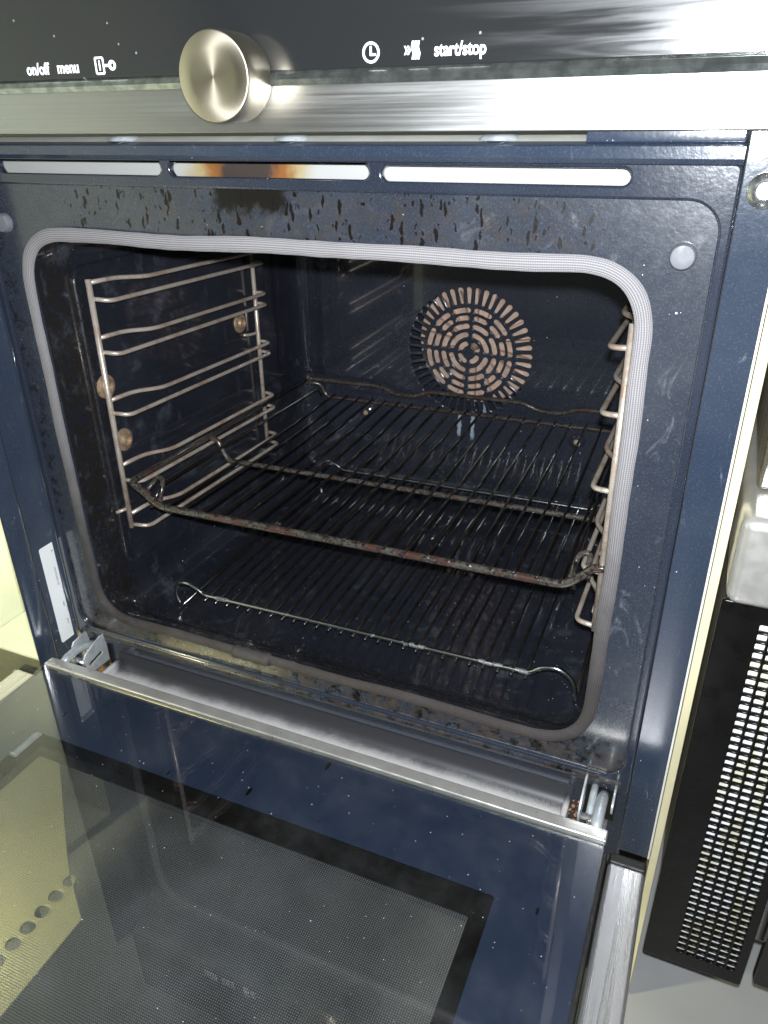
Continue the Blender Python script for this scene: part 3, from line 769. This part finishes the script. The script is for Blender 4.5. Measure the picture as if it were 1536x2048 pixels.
# ---------------------------------------------------------------- lower rack, standing on the cavity floor
lk = tag(empty('wire_rack', (.008, .235, -.0255)), 'lower wire rack with looped feet standing on the oven floor', 'oven rack', 'wire racks in the oven')
lk.rotation_euler = (0, 0, R(.9))
def Lw(x, y, z): return (x, y - .235, z + .0255)
FL = -.0255 + .0026
for name_, y_ in (('front_rod', .060), ('rear_rod', .402)):
    tube(name_, [Lw(-.2030, y_, FL), Lw(-.2095, y_, -.0100), Lw(-.2060, y_, .0035), Lw(-.1935, y_, .0085), Lw(-.1805, y_, .0030), Lw(-.1730, y_, -.0030), Lw(.1730, y_, -.0030), Lw(.1810, y_, .0050), Lw(.1960, y_, .0100), Lw(.2090, y_, .0020), Lw(.2140, y_, -.0100), Lw(.2150, y_, FL)], .0023, 'lowrod', lk, .010, 12)
for xx in (-.2030, .2150):
    tube('side_rod', [Lw(xx, .060, FL), Lw(xx, .402, FL)], .0024, 'rackwire', lk, 0, 10)
wl2 = tubemesh('wire', [Lw(0, .0555, -.0068), Lw(0, .15, -.0072), Lw(0, .30, -.0072), Lw(0, .4065, -.0068)], .00135, 8)
for k in range(27):
    o = link('wire', wl2, 'rackwire', lk, k == 0); o.location = (-.170 + .340 * k / 26, 0, random.uniform(-.0003, .0003)); o.rotation_euler = (0, 0, R(random.uniform(-.12, .12)))

# ---------------------------------------------------------------- what stands beside the oven
ap = tag(empty('steam_appliance', (.37, .10, -.33)), 'tall steel appliance with a black square-holed grille right of the oven', 'appliance')
AO = Vector(ap.location)
def abox(name, lo, hi, mat, bev=.001, par=None): return box(name, [lo[i] - AO[i] for i in range(3)], [hi[i] - AO[i] for i in range(3)], mat, par or ap, bev, 3)
gh = []
for c in range(6):
    for r in range(46):
        gx = .3480 + .0081 * c; gz = -.2050 + .00756 * r
        gh.append(rrect(gx - .0031, gx + .0031, gz - .0030, gz + .0030, .0007, 1))
g = plate('grille', rrect(.3188, .3990, -.2235, .1525, .003, 3), gh, .004, -.003, 'blackshine', ap, .0008); g.location = (-AO.x, -AO.y, -AO.z)
abox('filter_sheet', (.3300, .0010, -.215), (.3960, .0026, .145), 'filter', 0)
abox('lower_body', (.3230, .0180, -.1900), (.5200, .3000, .150), 'steel_z', .002)
abox('stand', (.42, .16, -.330), (.50, .28, -.1905), 'steel_z', .002)
abox('rounded_head', (.3195, -.018, .1560), (.5200, .3000, .2200), 'plainsteel', .008)
abox('upper_panel', (.3260, .0240, .2215), (.5200, .3000, .6200), 'steel_z', .004)
g2 = plate('grille_cover', rrect(.4080, .5150, -.2200, .1525, .003, 3), [], .010, .004, 'black', ap, .0008); g2.location = (-AO.x, -AO.y, -AO.z)
bd = tag(box('cream_board', (.3100, .0200, -.329), (.3165, .5, .62), 'cream', None, .0008), 'narrow cream board edge in the gap right of the oven', 'board')
lg = tag(empty('steel_ledge', (-.38, .1, -.33)), 'olive steel ledge with a pale top, left of the oven', 'ledge')
def lbox(name, lo, hi, mat, bev=.001): return box(name, [lo[i] - lg.location[i] for i in range(3)], [hi[i] - lg.location[i] for i in range(3)], mat, lg, bev)
lbox('body', (-.4460, -.0020, -.329), (-.3060, .40, -.1045), 'olive'); lbox('top', (-.4460, -.0040, -.1040), (-.3060, .40, -.1000), 'creamwall')
rv = turned('rivet', [(.006, 0), (.0055, -.002), (.003, -.0035), (.001, -.004)], (-.403 + .38, -.0025 - .1, -.137 + .33), 'zinc', lg)
# perforated strip below the door, its slanted end cut along a shadow's edge
ph_ = [[(-.1895 + .0066 * math.cos(T * k / 20), -.162 - .0168 * j + .0066 * math.sin(T * k / 20)) for k in range(20)] for j in range(16)]
ps = tag(hplate('perforated_plate', [(-.345, -.030), (-.320, -.040), (-.199, -.152), (-.150, -.188), (-.150, -.520), (-.345, -.520)], ph_, .003, -.2000, 'cream', None, .0004), 'pale yellow plate with a row of round holes seen through the door glass', 'plate')
for (lx, ly) in ((-.32, -.07), (-.165, -.50), (-.32, -.50), (-.215, -.19)):
    me = boxmesh('foot', (lx - .005, ly - .005, -.3295), (lx + .005, ly + .005, -.2017), .0005); link('foot', me, 'zinc', ps)
ps.location.z = 0
# crumbs in the hinge pockets
def crumbs():
    bm = bmesh.new()
    for (cx_, n_) in ((-.243, 60), (.2455, 50)):
        for k in range(n_):
            r_ = random.uniform(.0006, .0019)
            m_ = Matrix.Translation((cx_ + random.gauss(0, .004), -.022 + random.gauss(0, .009), -.0735 + random.uniform(0, .003))) @ Matrix.Rotation(random.uniform(0, 3), 4, Vector((random.random(), random.random(), 1)).normalized()) @ Matrix.Diagonal((1, random.uniform(.5, 1), random.uniform(.5, .9), 1))
            bmesh.ops.create_icosphere(bm, subdivisions=1, radius=r_, matrix=m_)
    me = bpy.data.meshes.new('crumbs'); bm.to_mesh(me); bm.free(); return me
tag(link('crumbs', crumbs(), 'crumb'), 'toasted brown crumbs gathered in the hinge pockets', 'crumbs', kind='stuff')
